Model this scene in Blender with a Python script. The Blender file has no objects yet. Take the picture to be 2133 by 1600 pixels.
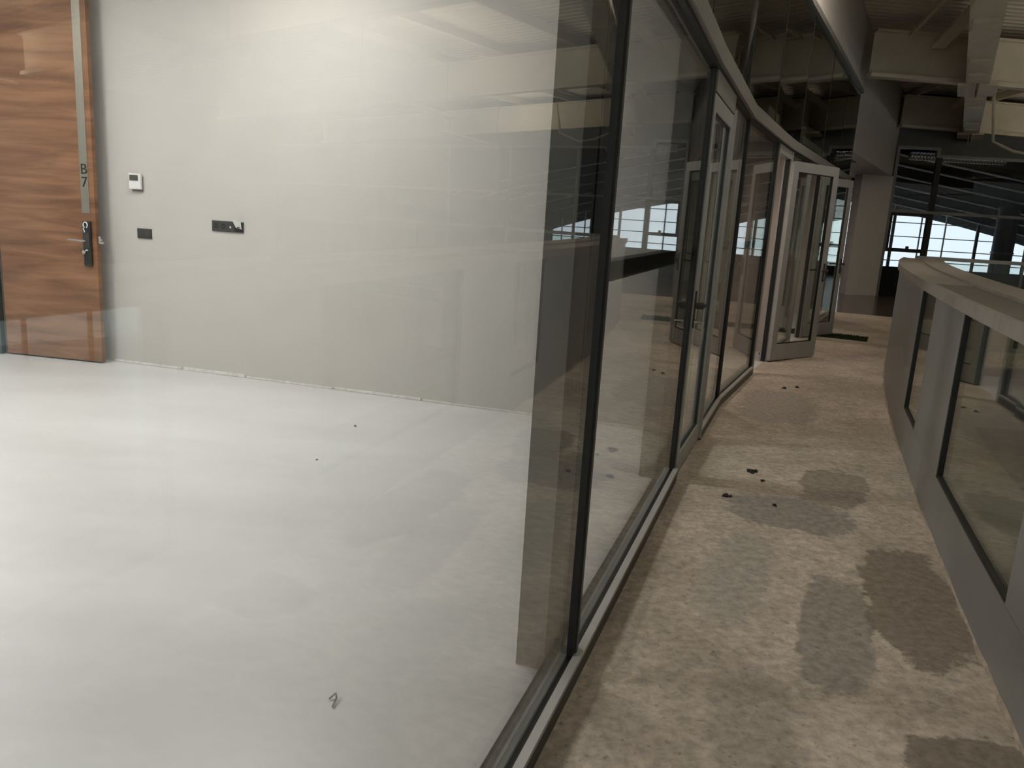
import bpy, bmesh, math, random
import numpy as np
from mathutils import Vector, Matrix
random.seed(7)
scene = bpy.context.scene
COL = scene.collection
R = math.radians

# ------------------------------------------------------------------ camera
F_PX, W_PX, H_PX = 1664.0, 2133.0, 1600.0
cam_d = bpy.data.cameras.new('camera')
cam_d.sensor_fit = 'HORIZONTAL'
cam_d.sensor_width = 36.0
cam_d.lens = F_PX / W_PX * 36.0
cam_d.clip_start = 0.02
cam_d.clip_end = 300
cam = bpy.data.objects.new('camera', cam_d)
COL.objects.link(cam)
PITCH, ROLL = R(12.17), R(3.463)
fw = Vector((0, math.cos(PITCH), -math.sin(PITCH)))
r0 = Vector((1, 0, 0))
d0 = fw.cross(r0)
ix = r0 * math.cos(ROLL) - d0 * math.sin(ROLL)
iy = r0 * math.sin(ROLL) + d0 * math.cos(ROLL)
m = Matrix(((ix.x, -iy.x, -fw.x), (ix.y, -iy.y, -fw.y), (ix.z, -iy.z, -fw.z))).to_4x4()
cam.matrix_world = Matrix.Translation((0, 0, 1.55)) @ m
scene.camera = cam

# ------------------------------------------------------------------ world and exposure
world = bpy.data.worlds.new('world')
scene.world = world
world.use_nodes = True
bgn = world.node_tree.nodes['Background']
bgn.inputs[0].default_value = (0.88, 0.95, 1.0, 1)
bgn.inputs[1].default_value = 1.2
vs = scene.view_settings
vs.view_transform = 'Standard'
vs.look = 'None'
vs.exposure = 0.0
vs.gamma = 1.0
vs.use_curve_mapping = False
scene.cycles.max_bounces = 6
scene.cycles.diffuse_bounces = 3
scene.cycles.glossy_bounces = 3
scene.cycles.transmission_bounces = 0
scene.cycles.transparent_max_bounces = 24
scene.cycles.adaptive_threshold = 0.1
scene.cycles.adaptive_min_samples = 16
scene.cycles.caustics_reflective = False
scene.cycles.caustics_refractive = False
scene.cycles.sample_clamp_indirect = 6.0
scene.cycles.use_denoising = True

# lamp powers (the lamps themselves are built with their fixtures below)
P_OFFICE = 42.0
P_ROOM2 = 19.0
P_ROOM3 = 20.0
P_ADDED_WALK = 25.0
P_ADDED_HALL = 110.0

# ------------------------------------------------------------------ materials
def new_mat(name):
    mt = bpy.data.materials.new(name)
    mt.use_nodes = True
    nt = mt.node_tree
    return mt, nt, nt.nodes['Principled BSDF']

def mat(name, col, rough=0.6, metal=0.0, var=0.08, scale=6.0, bump=0.0, bscale=80.0, stretch=(1, 1, 1), spec=0.5):
    mt, nt, p = new_mat(name)
    p.inputs['Roughness'].default_value = rough
    p.inputs['Metallic'].default_value = metal
    p.inputs['Specular IOR Level'].default_value = spec
    tc = nt.nodes.new('ShaderNodeTexCoord')
    mp = nt.nodes.new('ShaderNodeMapping')
    mp.inputs['Scale'].default_value = stretch
    nt.links.new(tc.outputs['Object'], mp.inputs[0])
    nz = nt.nodes.new('ShaderNodeTexNoise')
    nz.inputs['Scale'].default_value = scale
    nz.inputs['Detail'].default_value = 5
    nt.links.new(mp.outputs[0], nz.inputs['Vector'])
    rp = nt.nodes.new('ShaderNodeValToRGB')
    e = rp.color_ramp.elements
    e[0].position, e[1].position = 0.3, 0.7
    e[0].color = (*[max(0, c * (1 - var)) for c in col], 1)
    e[1].color = (*[min(1, c * (1 + var)) for c in col], 1)
    nt.links.new(nz.outputs['Fac'], rp.inputs[0])
    nt.links.new(rp.outputs[0], p.inputs['Base Color'])
    if bump:
        n2 = nt.nodes.new('ShaderNodeTexNoise')
        n2.inputs['Scale'].default_value = bscale
        n2.inputs['Detail'].default_value = 4
        nt.links.new(mp.outputs[0], n2.inputs['Vector'])
        b = nt.nodes.new('ShaderNodeBump')
        b.inputs['Strength'].default_value = bump
        b.inputs['Distance'].default_value = 0.01
        nt.links.new(n2.outputs['Fac'], b.inputs['Height'])
        nt.links.new(b.outputs[0], p.inputs['Normal'])
    return mt

def glass_mat(name, tint, f0=0.045, wave=0.0):
    """thin clear pane: straight transmission plus a mirror layer with Schlick's Fresnel curve"""
    mt = bpy.data.materials.new(name)
    mt.use_nodes = True
    nt = mt.node_tree
    nt.nodes.clear()
    N = nt.nodes.new
    L = nt.links.new
    g = N('ShaderNodeNewGeometry')
    dt = N('ShaderNodeVectorMath'); dt.operation = 'DOT_PRODUCT'
    L(g.outputs['Normal'], dt.inputs[0]); L(g.outputs['Incoming'], dt.inputs[1])
    ab = N('ShaderNodeMath'); ab.operation = 'ABSOLUTE'; L(dt.outputs['Value'], ab.inputs[0])
    om = N('ShaderNodeMath'); om.operation = 'SUBTRACT'; om.inputs[0].default_value = 1; L(ab.outputs[0], om.inputs[1])
    pw = N('ShaderNodeMath'); pw.operation = 'POWER'; L(om.outputs[0], pw.inputs[0]); pw.inputs[1].default_value = 5
    ma = N('ShaderNodeMath'); ma.operation = 'MULTIPLY_ADD'; L(pw.outputs[0], ma.inputs[0]); ma.inputs[1].default_value = 1 - f0; ma.inputs[2].default_value = f0
    tr = N('ShaderNodeBsdfTransparent'); tr.inputs[0].default_value = (*tint, 1)
    gl = N('ShaderNodeBsdfGlossy'); gl.inputs['Roughness'].default_value = 0.0; gl.inputs[0].default_value = (0.95, 0.96, 0.95, 1)
    if wave:
        tc = N('ShaderNodeTexCoord'); nz = N('ShaderNodeTexNoise'); nz.inputs['Scale'].default_value = 1.1; nz.inputs['Detail'].default_value = 1
        L(tc.outputs['Object'], nz.inputs['Vector'])
        bu = N('ShaderNodeBump'); bu.inputs['Strength'].default_value = 1.0; bu.inputs['Distance'].default_value = wave
        L(nz.outputs['Fac'], bu.inputs['Height']); L(bu.outputs[0], gl.inputs['Normal'])
    mx = N('ShaderNodeMixShader')
    L(ma.outputs[0], mx.inputs[0]); L(tr.outputs[0], mx.inputs[1]); L(gl.outputs[0], mx.inputs[2])
    o = N('ShaderNodeOutputMaterial'); L(mx.outputs[0], o.inputs[0])
    return mt

def emit_mat(name, col, s):
    mt, nt, p = new_mat(name)
    p.inputs['Base Color'].default_value = (0.9, 0.9, 0.9, 1)
    p.inputs['Emission Color'].default_value = (*col, 1)
    p.inputs['Emission Strength'].default_value = s
    mt.cycles.emission_sampling = 'NONE'
    return mt

def wood_mat(name):
    mt, nt, p = new_mat(name)
    N, L = nt.nodes.new, nt.links.new
    tc = N('ShaderNodeTexCoord')
    mp = N('ShaderNodeMapping'); mp.inputs['Scale'].default_value = (0.9, 0.9, 9.0)
    L(tc.outputs['Object'], mp.inputs[0])
    n1 = N('ShaderNodeTexNoise'); n1.inputs['Scale'].default_value = 1.3; n1.inputs['Detail'].default_value = 6; n1.inputs['Distortion'].default_value = 0.6
    L(mp.outputs[0], n1.inputs['Vector'])
    mp2 = N('ShaderNodeMapping'); mp2.inputs['Scale'].default_value = (3, 3, 120)
    L(tc.outputs['Object'], mp2.inputs[0])
    n2 = N('ShaderNodeTexNoise'); n2.inputs['Scale'].default_value = 1.5; n2.inputs['Detail'].default_value = 3
    L(mp2.outputs[0], n2.inputs['Vector'])
    mxx = N('ShaderNodeMath'); mxx.operation = 'MULTIPLY_ADD'
    L(n2.outputs['Fac'], mxx.inputs[0]); mxx.inputs[1].default_value = 0.25; L(n1.outputs['Fac'], mxx.inputs[2])
    rp = N('ShaderNodeValToRGB')
    e = rp.color_ramp.elements
    e[0].position, e[0].color = 0.40, (0.150, 0.070, 0.034, 1)
    e[1].position, e[1].color = 0.80, (0.320, 0.160, 0.082, 1)
    k = e.new(0.60); k.color = (0.232, 0.110, 0.054, 1)
    L(mxx.outputs[0], rp.inputs[0])
    L(rp.outputs[0], p.inputs['Base Color'])
    p.inputs['Roughness'].default_value = 0.45
    return mt

def concrete_office(name):
    mt, nt, p = new_mat(name)
    N, L = nt.nodes.new, nt.links.new
    tc = N('ShaderNodeTexCoord')
    mp = N('ShaderNodeMapping'); mp.inputs['Rotation'].default_value = (0, 0, R(25)); mp.inputs['Scale'].default_value = (0.6, 1.6, 1)
    L(tc.outputs['Object'], mp.inputs[0])
    n1 = N('ShaderNodeTexNoise'); n1.inputs['Scale'].default_value = 1.2; n1.inputs['Detail'].default_value = 7; n1.inputs['Roughness'].default_value = 0.6
    L(mp.outputs[0], n1.inputs['Vector'])
    rp = N('ShaderNodeValToRGB')
    e = rp.color_ramp.elements
    e[0].position, e[0].color = 0.30, (0.590, 0.590, 0.575, 1)
    e[1].position, e[1].color = 0.72, (0.700, 0.702, 0.692, 1)
    L(n1.outputs['Fac'], rp.inputs[0])
    L(rp.outputs[0], p.inputs['Base Color'])
    p.inputs['Roughness'].default_value = 0.38
    n2 = N('ShaderNodeTexNoise'); n2.inputs['Scale'].default_value = 3.0
    L(tc.outputs['Object'], n2.inputs['Vector'])
    b = N('ShaderNodeBump'); b.inputs['Strength'].default_value = 0.05; b.inputs['Distance'].default_value = 0.02
    L(n2.outputs['Fac'], b.inputs['Height']); L(b.outputs[0], p.inputs['Normal'])
    return mt

# trowelled repair patches on the corridor floor: (x, y, half length, half width, heading deg, colour)
PATCHES = [   # ..., rim softness
    (1.10, 3.45, 0.55, 0.15, 24, (0.455, 0.410, 0.345), 0.7),
    (0.85, 2.30, 0.30, 0.15, 15, (0.400, 0.345, 0.280), 0.9),
    (2.37, 6.95, 0.74, 0.34, 20, (0.400, 0.355, 0.298), 0.25),
    (2.03, 4.73, 0.42, 0.20, 25, (0.330, 0.282, 0.226), 0.16),
    (1.58, 4.22, 0.28, 0.35, 20, (0.315, 0.282, 0.240), 0.22),
    (1.35, 2.93, 0.54, 0.15, 22, (0.340, 0.302, 0.252), 0.16),
    (1.80, 3.22, 0.62, 0.21, 17, (0.255, 0.205, 0.155), 0.16),
    (1.47, 2.10, 0.18, 0.22, 10, (0.230, 0.188, 0.142), 0.16),
]
def concrete_corridor(name):
    mt, nt, p = new_mat(name)
    N, L = nt.nodes.new, nt.links.new
    tc = N('ShaderNodeTexCoord')
    obj = tc.outputs['Object']
    def noise(sc, det=5, rough=0.5, vec=None):
        n = N('ShaderNodeTexNoise'); n.inputs['Scale'].default_value = sc; n.inputs['Detail'].default_value = det; n.inputs['Roughness'].default_value = rough
        L(vec or obj, n.inputs['Vector']); return n
    n1 = noise(1.1, 6, 0.6)
    rp = N('ShaderNodeValToRGB')
    e = rp.color_ramp.elements
    e[0].position, e[0].color = 0.36, (0.455, 0.385, 0.305, 1)
    e[1].position, e[1].color = 0.64, (0.710, 0.605, 0.485, 1)
    L(n1.outputs['Fac'], rp.inputs[0])
    cur = rp.outputs[0]
    # coarse mottling
    n3 = noise(7, 8, 0.75)
    mr = N('ShaderNodeMapRange'); mr.inputs['From Min'].default_value = 0.46; mr.inputs['From Max'].default_value = 0.64
    L(n3.outputs['Fac'], mr.inputs['Value'])
    f3 = N('ShaderNodeMath'); f3.operation = 'MULTIPLY'; L(mr.outputs[0], f3.inputs[0]); f3.inputs[1].default_value = 0.55
    mx = N('ShaderNodeMix'); mx.data_type = 'RGBA'; L(f3.outputs[0], mx.inputs[0]); L(cur, mx.inputs[6]); mx.inputs[7].default_value = (0.34, 0.295, 0.235, 1)
    cur = mx.outputs[2]
    # fine blotches
    n6 = noise(24, 5, 0.65)
    mr = N('ShaderNodeMapRange'); mr.inputs['From Min'].default_value = 0.36; mr.inputs['From Max'].default_value = 0.64; mr.inputs['To Min'].default_value = 0.74; mr.inputs['To Max'].default_value = 1.16
    L(n6.outputs['Fac'], mr.inputs['Value'])
    blot = mr.outputs[0]
    # repair patches with ragged rims
    wob = noise(5.5, 6, 0.65)
    wobf = noise(26, 4, 0.6)
    for (px, py, a, bb, hd, c, soft) in PATCHES:
        mp = N('ShaderNodeMapping'); mp.vector_type = 'TEXTURE'
        mp.inputs['Location'].default_value = (px, py, 0)
        mp.inputs['Rotation'].default_value = (0, 0, R(-hd))
        mp.inputs['Scale'].default_value = (bb, a, 1)
        L(obj, mp.inputs[0])
        ab = N('ShaderNodeVectorMath'); ab.operation = 'MULTIPLY'; ab.inputs[1].default_value = (1, 1, 0); L(mp.outputs[0], ab.inputs[0])
        # superellipse-like length for blocky patches
        sx = N('ShaderNodeSeparateXYZ'); L(ab.outputs[0], sx.inputs[0])
        p4 = []
        for k in (0, 1):
            q = N('ShaderNodeMath'); q.operation = 'ABSOLUTE'; L(sx.outputs[k], q.inputs[0])
            w = N('ShaderNodeMath'); w.operation = 'POWER'; L(q.outputs[0], w.inputs[0]); w.inputs[1].default_value = 3.0
            p4.append(w.outputs[0])
        sm = N('ShaderNodeMath'); sm.operation = 'ADD'; L(p4[0], sm.inputs[0]); L(p4[1], sm.inputs[1])
        a1 = N('ShaderNodeMath'); a1.operation = 'MULTIPLY_ADD'; L(wob.outputs['Fac'], a1.inputs[0]); a1.inputs[1].default_value = 2.2; L(sm.outputs[0], a1.inputs[2])
        a2 = N('ShaderNodeMath'); a2.operation = 'MULTIPLY_ADD'; L(wobf.outputs['Fac'], a2.inputs[0]); a2.inputs[1].default_value = 0.9; L(a1.outputs[0], a2.inputs[2])
        mr = N('ShaderNodeMapRange'); mr.inputs['From Min'].default_value = 2.43 + soft * 0.4; mr.inputs['From Max'].default_value = 2.33 - soft * 0.5
        L(a2.outputs[0], mr.inputs['Value'])
        f = N('ShaderNodeMath'); f.operation = 'MULTIPLY'; L(mr.outputs[0], f.inputs[0]); f.inputs[1].default_value = 0.88
        mx = N('ShaderNodeMix'); mx.data_type = 'RGBA'; L(f.outputs[0], mx.inputs[0]); L(cur, mx.inputs[6]); mx.inputs[7].default_value = (*c, 1)
        cur = mx.outputs[2]
    # dark specks and pits
    n4 = noise(34, 4, 0.6)
    mr = N('ShaderNodeMapRange'); mr.inputs['From Min'].default_value = 0.60; mr.inputs['From Max'].default_value = 0.70
    L(n4.outputs['Fac'], mr.inputs['Value'])
    f4 = N('ShaderNodeMath'); f4.operation = 'MULTIPLY'; L(mr.outputs[0], f4.inputs[0]); f4.inputs[1].default_value = 0.55
    mx = N('ShaderNodeMix'); mx.data_type = 'RGBA'; L(f4.outputs[0], mx.inputs[0]); L(cur, mx.inputs[6]); mx.inputs[7].default_value = (0.13, 0.105, 0.08, 1)
    cur = mx.outputs[2]
    mu = N('ShaderNodeVectorMath'); mu.operation = 'SCALE'; L(cur, mu.inputs[0]); L(blot, mu.inputs['Scale'])
    L(mu.outputs[0], p.inputs['Base Color'])
    p.inputs['Roughness'].default_value = 0.62
    n5 = noise(60, 4, 0.6)
    b = N('ShaderNodeBump'); b.inputs['Strength'].default_value = 0.25; b.inputs['Distance'].default_value = 0.006
    L(n5.outputs['Fac'], b.inputs['Height']); L(b.outputs[0], p.inputs['Normal'])
    return mt

M = {}
M['corridor'] = concrete_corridor('corridor concrete')
M['office_floor'] = concrete_office('office screed')
M['granite'] = mat('dark polished stone', (0.10, 0.078, 0.062), 0.16, var=0.25, scale=20)
M['wall'] = mat('warm grey paint', (0.56, 0.54, 0.50), 0.75, var=0.02, scale=2)
M['wall_pink'] = mat('beige paint', (0.58, 0.50, 0.445), 0.75, var=0.03, scale=2)
M['wall_out'] = mat('cream paint', (0.62, 0.58, 0.50), 0.75, var=0.03, scale=2)
M['white_paint'] = mat('off white board', (0.60, 0.58, 0.555), 0.7, var=0.03, scale=3)
M['ceil'] = mat('white ceiling board', (0.75, 0.74, 0.72), 0.8, var=0.02)
M['putty'] = mat('white putty', (0.74, 0.72, 0.68), 0.9, var=0.15, scale=25, bump=0.5)
M['wood'] = wood_mat('walnut veneer')
M['steel'] = mat('brushed steel', (0.40, 0.38, 0.33), 0.32, 1.0, var=0.10, scale=8, stretch=(60, 60, 1))
M['chrome'] = mat('polished chrome', (0.75, 0.75, 0.74), 0.12, 1.0, var=0.02)
M['black'] = mat('black rubber', (0.012, 0.012, 0.011), 0.55, var=0.2)
M['black_plastic'] = mat('black plastic', (0.022, 0.022, 0.021), 0.35, var=0.1)
M['anthracite'] = mat('anthracite coated metal', (0.050, 0.050, 0.047), 0.45, var=0.08)
M['fin'] = mat('dark grey coated steel', (0.20, 0.20, 0.188), 0.5, var=0.08)
M['alu'] = mat('grey anodised aluminium', (0.34, 0.335, 0.315), 0.42, 0.35, var=0.06, scale=10)
M['alu_lt'] = mat('pale anodised aluminium', (0.52, 0.515, 0.49), 0.38, 0.3, var=0.05, scale=10)
M['leaf'] = mat('pale grey coated door frame', (0.42, 0.418, 0.405), 0.42, 0.1, var=0.04, scale=10)
M['leaf_dark'] = mat('grey coated door edge', (0.20, 0.195, 0.185), 0.45, 0.2, var=0.05)
M['panel'] = mat('grey composite panel', (0.255, 0.252, 0.240), 0.42, 0.1, var=0.04, scale=4)
M['cap'] = mat('dusty grey capping', (0.315, 0.285, 0.250), 0.55, 0.05, var=0.10, scale=9)
M['cap_dk'] = mat('darker capping', (0.165, 0.147, 0.128), 0.6, 0.05, var=0.10, scale=9)  # darker tone for the inner cap boards of the nearer segments
M['white_pl'] = mat('white plastic', (0.78, 0.77, 0.74), 0.4, var=0.02)
M['lcd'] = mat('grey display', (0.085, 0.090, 0.075), 0.25, var=0.05)
M['dark_pl'] = mat('charcoal plastic', (0.050, 0.050, 0.047), 0.4, var=0.06)
M['ink'] = mat('black lettering', (0.012, 0.012, 0.012), 0.5, var=0.05)
M['film'] = mat('white film', (0.80, 0.80, 0.80), 0.5, var=0.04)
M['turf'] = mat('green turf', (0.030, 0.046, 0.016), 0.95, var=0.35, scale=60, bump=1.0, bscale=200)
M['debris'] = mat('dark debris', (0.028, 0.026, 0.024), 0.8, var=0.4, scale=40)
M['chip'] = mat('grey chip', (0.20, 0.195, 0.18), 0.8, var=0.3, scale=40)
M['beam'] = mat('cream painted steel', (0.66, 0.61, 0.50), 0.55, var=0.05, scale=4)
M['sheet'] = mat('cream roof sheet', (0.58, 0.54, 0.45), 0.6, var=0.06, scale=3)
M['darkwall'] = mat('dark grey board', (0.115, 0.118, 0.112), 0.7, var=0.05)
M['frame_grey'] = mat('grey window frame', (0.24, 0.245, 0.24), 0.45, 0.2, var=0.05)
M['darkroof'] = mat('dark roof decking', (0.018, 0.020, 0.020), 0.9, var=0.15, spec=0.0)
M['purlin'] = mat('galvanised purlin', (0.75, 0.76, 0.75), 0.5, 0.0, var=0.1)
M['duct'] = mat('foil duct', (0.55, 0.58, 0.57), 0.28, 0.9, var=0.1, scale=30)
M['conc_low'] = mat('pale lower floor', (0.58, 0.58, 0.56), 0.35, var=0.10, scale=1.5)
M['mortar'] = mat('crumbly mortar', (0.40, 0.33, 0.255), 0.95, var=0.25, scale=18, bump=0.8, bscale=60)
M['blind'] = mat('translucent grey sheet', (0.5, 0.55, 0.55), 0.6, var=0.05)
M['glass'] = glass_mat('facade glass', (0.96, 0.962, 0.952), 0.05)
M['glass_2'] = glass_mat('tinted facade glass', (0.90, 0.90, 0.885), 0.06)
M['glass_up'] = glass_mat('upper tinted glass', (0.45, 0.48, 0.42), 0.22, 0.003)
M['glass_leaf'] = glass_mat('door glass', (0.93, 0.96, 0.93), 0.05)
M['glass_bal'] = glass_mat('balustrade glass', (0.86, 0.90, 0.87), 0.06)
M['glass_far'] = glass_mat('window glass', (0.95, 0.97, 0.98), 0.02)
M['lamp'] = emit_mat('lamp diffuser', (1.0, 0.985, 0.95), 6.0)
M['lamp_warm'] = emit_mat('warm lamp diffuser', (1.0, 0.80, 0.68), 5.0)
M['lamp_added'] = emit_mat('added lamp diffuser', (1.0, 0.86, 0.66), 5.0)  # diffuser of the added hall, walkway and lobby lamps

# ------------------------------------------------------------------ geometry helpers
class MB:
    """collects shapes in world coordinates, then links them as ONE mesh object"""
    def __init__(s):
        s.bm = bmesh.new()
    def hexa(s, lo, hi):
        """prism between two rings of world points (same count)"""
        a = [s.bm.verts.new(p) for p in lo]
        b = [s.bm.verts.new(p) for p in hi]
        n = len(a)
        s.bm.faces.new(a[::-1]); s.bm.faces.new(b)
        for i in range(n):
            s.bm.faces.new((a[i], a[(i + 1) % n], b[(i + 1) % n], b[i]))
        return s
    def poly(s, pts, z0, z1):
        return s.hexa([(x, y, z0) for x, y in pts], [(x, y, z1) for x, y in pts])
    def box(s, x0, x1, y0, y1, z0, z1):
        return s.poly([(x0, y0), (x1, y0), (x1, y1), (x0, y1)], z0, z1)
    def fbox(s, fr, s0, s1, d0_, d1, z0, z1):
        """box in a frame: along the run, sideways, up"""
        return s.poly([fr(s0, d0_), fr(s1, d0_), fr(s1, d1), fr(s0, d1)], z0, z1)
    def bar(s, a, b, w, h, up=(0, 0, 1)):
        a, b = Vector(a), Vector(b)
        t = (b - a).normalized()
        u = Vector(up)
        sd = t.cross(u).normalized()
        u = sd.cross(t).normalized()
        lo = [a + sd * i * w / 2 + u * j * h / 2 for i, j in ((-1, -1), (1, -1), (1, 1), (-1, 1))]
        hi = [p + (b - a) for p in lo]
        return s.hexa(lo, hi)
    def tube(s, pts, r, n=12, cap=True):
        pts = [Vector(p) for p in pts]
        rings = []
        for i, p in enumerate(pts):
            t = (pts[min(i + 1, len(pts) - 1)] - pts[max(i - 1, 0)]).normalized()
            u = Vector((0, 0, 1)) if abs(t.z) < 0.9 else Vector((1, 0, 0))
            a = t.cross(u).normalized(); b = t.cross(a)
            rr = r[i] if isinstance(r, (list, tuple)) else r
            rings.append([s.bm.verts.new(p + (a * math.cos(2 * math.pi * k / n) + b * math.sin(2 * math.pi * k / n)) * rr) for k in range(n)])
        for q, w in zip(rings, rings[1:]):
            for k in range(n):
                s.bm.faces.new((q[k], q[(k + 1) % n], w[(k + 1) % n], w[k]))
        if cap:
            s.bm.faces.new(rings[0][::-1]); s.bm.faces.new(rings[-1])
        return s
    def loft(s, rings, closed=True, caps=True):
        rr = [[s.bm.verts.new(p) for p in ring] for ring in rings]
        n = len(rr[0])
        for q, w in zip(rr, rr[1:]):
            for k in range(n if closed else n - 1):
                s.bm.faces.new((q[k], q[(k + 1) % n], w[(k + 1) % n], w[k]))
        if caps and closed:
            s.bm.faces.new(rr[0][::-1]); s.bm.faces.new(rr[-1])
        return s
    def build(s, name, material, parent=None, bevel=0.0, smooth=False):
        bmesh.ops.recalc_face_normals(s.bm, faces=s.bm.faces[:])
        if bevel:
            bmesh.ops.bevel(s.bm, geom=[e for e in s.bm.edges], offset=bevel, segments=2, affect='EDGES', profile=0.5, clamp_overlap=True)
        vsx = [v.co.copy() for v in s.bm.verts]
        lo = Vector((min(v.x for v in vsx), min(v.y for v in vsx), min(v.z for v in vsx)))
        hi = Vector((max(v.x for v in vsx), max(v.y for v in vsx), max(v.z for v in vsx)))
        base = Vector(((lo.x + hi.x) / 2, (lo.y + hi.y) / 2, lo.z))
        wparent = WORLD_LOC.get(parent.name, Vector((0, 0, 0))) if parent else Vector((0, 0, 0))
        if name == 'floor' or material is M['corridor']:
            base = Vector((0, 0, 0))
        for v in s.bm.verts:
            v.co -= base
        me = bpy.data.meshes.new(name)
        s.bm.to_mesh(me); s.bm.free()
        me.materials.append(material)
        if smooth:
            for p in me.polygons:
                p.use_smooth = True
        o = bpy.data.objects.new(name, me)
        COL.objects.link(o)
        o.parent = parent
        o.location = base - wparent
        WORLD_LOC[o.name] = base
        return o
WORLD_LOC = {}

def tag(o, label, cat, group=None, kind=None):
    o['label'] = label
    if cat: o['category'] = cat
    if group: o['group'] = group
    if kind: o['kind'] = kind
    return o

def thing(name, loc, label, cat, group=None, kind=None):
    o = bpy.data.objects.new(name, None)
    o.empty_display_size = 0.1
    COL.objects.link(o)
    o.location = loc
    WORLD_LOC[o.name] = Vector(loc)
    return tag(o, label, cat, group, kind)

def struct(name, mb, material, label, cat, **k):
    return tag(mb.build(name, material, **k), label, cat, kind='structure')

def frame(a, b):
    """run frame: s along a->b, d to the left of the run (into the offices)"""
    a, b = Vector(a).to_2d(), Vector(b).to_2d()
    t = (b - a).normalized()
    n = Vector((-t.y, t.x))
    def f(s, d):
        p = a + t * s + n * d
        return (p.x, p.y)
    f.len = (b - a).length
    f.t, f.n, f.a, f.b = t, n, a, b
    return f

# ------------------------------------------------------------------ plan (metres; x right, y ahead, z up)
PM2, PM1, P0 = (-1.81, -4.05), (-1.177, -1.845), (-0.488, 0.340)
P1, P2, D1 = (0.258, 2.505), (1.001, 4.676), (1.361, 5.654)
P3, P4, J1 = (1.783, 6.801), (2.536, 8.453), (2.950, 9.330)
J2, H2, F6 = (3.668, 10.720), (4.123, 11.600), (5.780, 14.820)
Z_RAIL0, Z_RAIL1, Z_TOP = 2.385, 2.50, 3.97

bal_pts = np.array([(0.15, -3.2), (0.98, 0.0), (1.62, 2.158), (2.165, 3.70), (2.585, 4.874), (3.292, 6.747), (4.489, 9.58), (5.36, 11.3)])
bc = np.polyfit(bal_pts[:, 1], bal_pts[:, 0], 4)
def bx(y): return float(np.polyval(bc, y))
def bpt(y, d):
    """point on the balustrade line at ahead-distance y, d metres outwards (to the void)"""
    h = 0.02
    t = Vector((bx(y + h) - bx(y - h), 2 * h)).normalized()
    n = Vector((t.y, -t.x))
    return (bx(y) + n.x * d, y + n.y * d)
def sweep(mb, y0, y1, da, db, z0, z1, step=0.35):
    n = max(2, int((y1 - y0) / step) + 1)
    rings = []
    for y in np.linspace(y0, y1, n):
        p, q = bpt(y, da), bpt(y, db)
        rings.append([(p[0], p[1], z0), (q[0], q[1], z0), (q[0], q[1], z1), (p[0], p[1], z1)])
    return mb.loft(rings)

# ------------------------------------------------------------------ floors
ys = np.linspace(-4.5, 11.45, 34)
right = [bpt(y, 0.45) for y in ys]
left = [PM2, PM1, P0, P1, P2, D1, P3, P4, J1, J2, H2, F6]
mb = MB(); mb.poly(right + [(9.5, 11.45), (9.5, 14.35), (7.35, 15.30), (6.10, 15.75)] + left[::-1] + [(-2.0, -4.5)], -0.22, 0.0)
struct('floor', mb, M['corridor'], 'worn beige concrete corridor floor with grey repair patches', 'floor')
mb = MB(); mb.poly([PM2, PM1, P0, P1, P2, D1, P3, P4, J1, J2, H2, F6, (2.0, 17.2), (-10.5, 17.2), (-10.5, -4.05)], -0.22, -0.002)
struct('floor_office', mb, M['office_floor'], 'pale grey screed floor inside the bright glass-fronted office', 'floor')
mb = MB(); mb.poly([(6.10, 15.75), (7.35, 15.30), (9.5, 14.35), (9.5, 11.45), (26.2, 11.45), (26.2, 31.5), (2.0, 31.5), (2.0, 17.2), F6], -0.22, 0.0)
struct('floor_lobby', mb, M['granite'], 'dark polished stone floor at the far end of the corridor', 'floor')
mb = MB(); mb.box(-1.5, 30, -10, 24.2, -4.3, -4.1)
struct('floor_lower', mb, M['conc_low'], 'pale hall floor one storey below the balustrade', 'floor')

# ------------------------------------------------------------------ office walls and ceilings
WA, WB = (-4.95, 7.532), (1.30, 5.768)
wf = frame(WB, WA)            # left side of this run is away from the camera? checked by sign below
def slab(name, a, b, th, z0, z1, material, label, side=1):
    f = frame(a, b)
    mbx = MB(); mbx.fbox(f, 0, f.len, 0, th * side, z0, z1)
    return struct(name, mbx, material, label, 'wall')
pw = frame(WA, WB)            # heading right-ish; its left (d>0) lies behind the wall face
slab('wall_partition', WA, WB, 0.12, -0.002, 3.65, M['wall'], 'plain warm grey partition wall behind the glass office front')
mbx = MB()
for (s0, s1, h) in [(1.36, 2.1, 0.018), (2.1, 2.75, 0.026), (2.75, 3.6, 0.014), (3.6, 4.4, 0.020), (4.4, 5.5, 0.012), (5.5, 6.3, 0.018)]:
    mbx.fbox(pw, s0, s1 - 0.02, -0.010, 0.0, 0.0, h)
struct('trim_1', mbx, M['putty'], 'ragged white putty line where the grey wall meets the office floor', 'trim')
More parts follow.
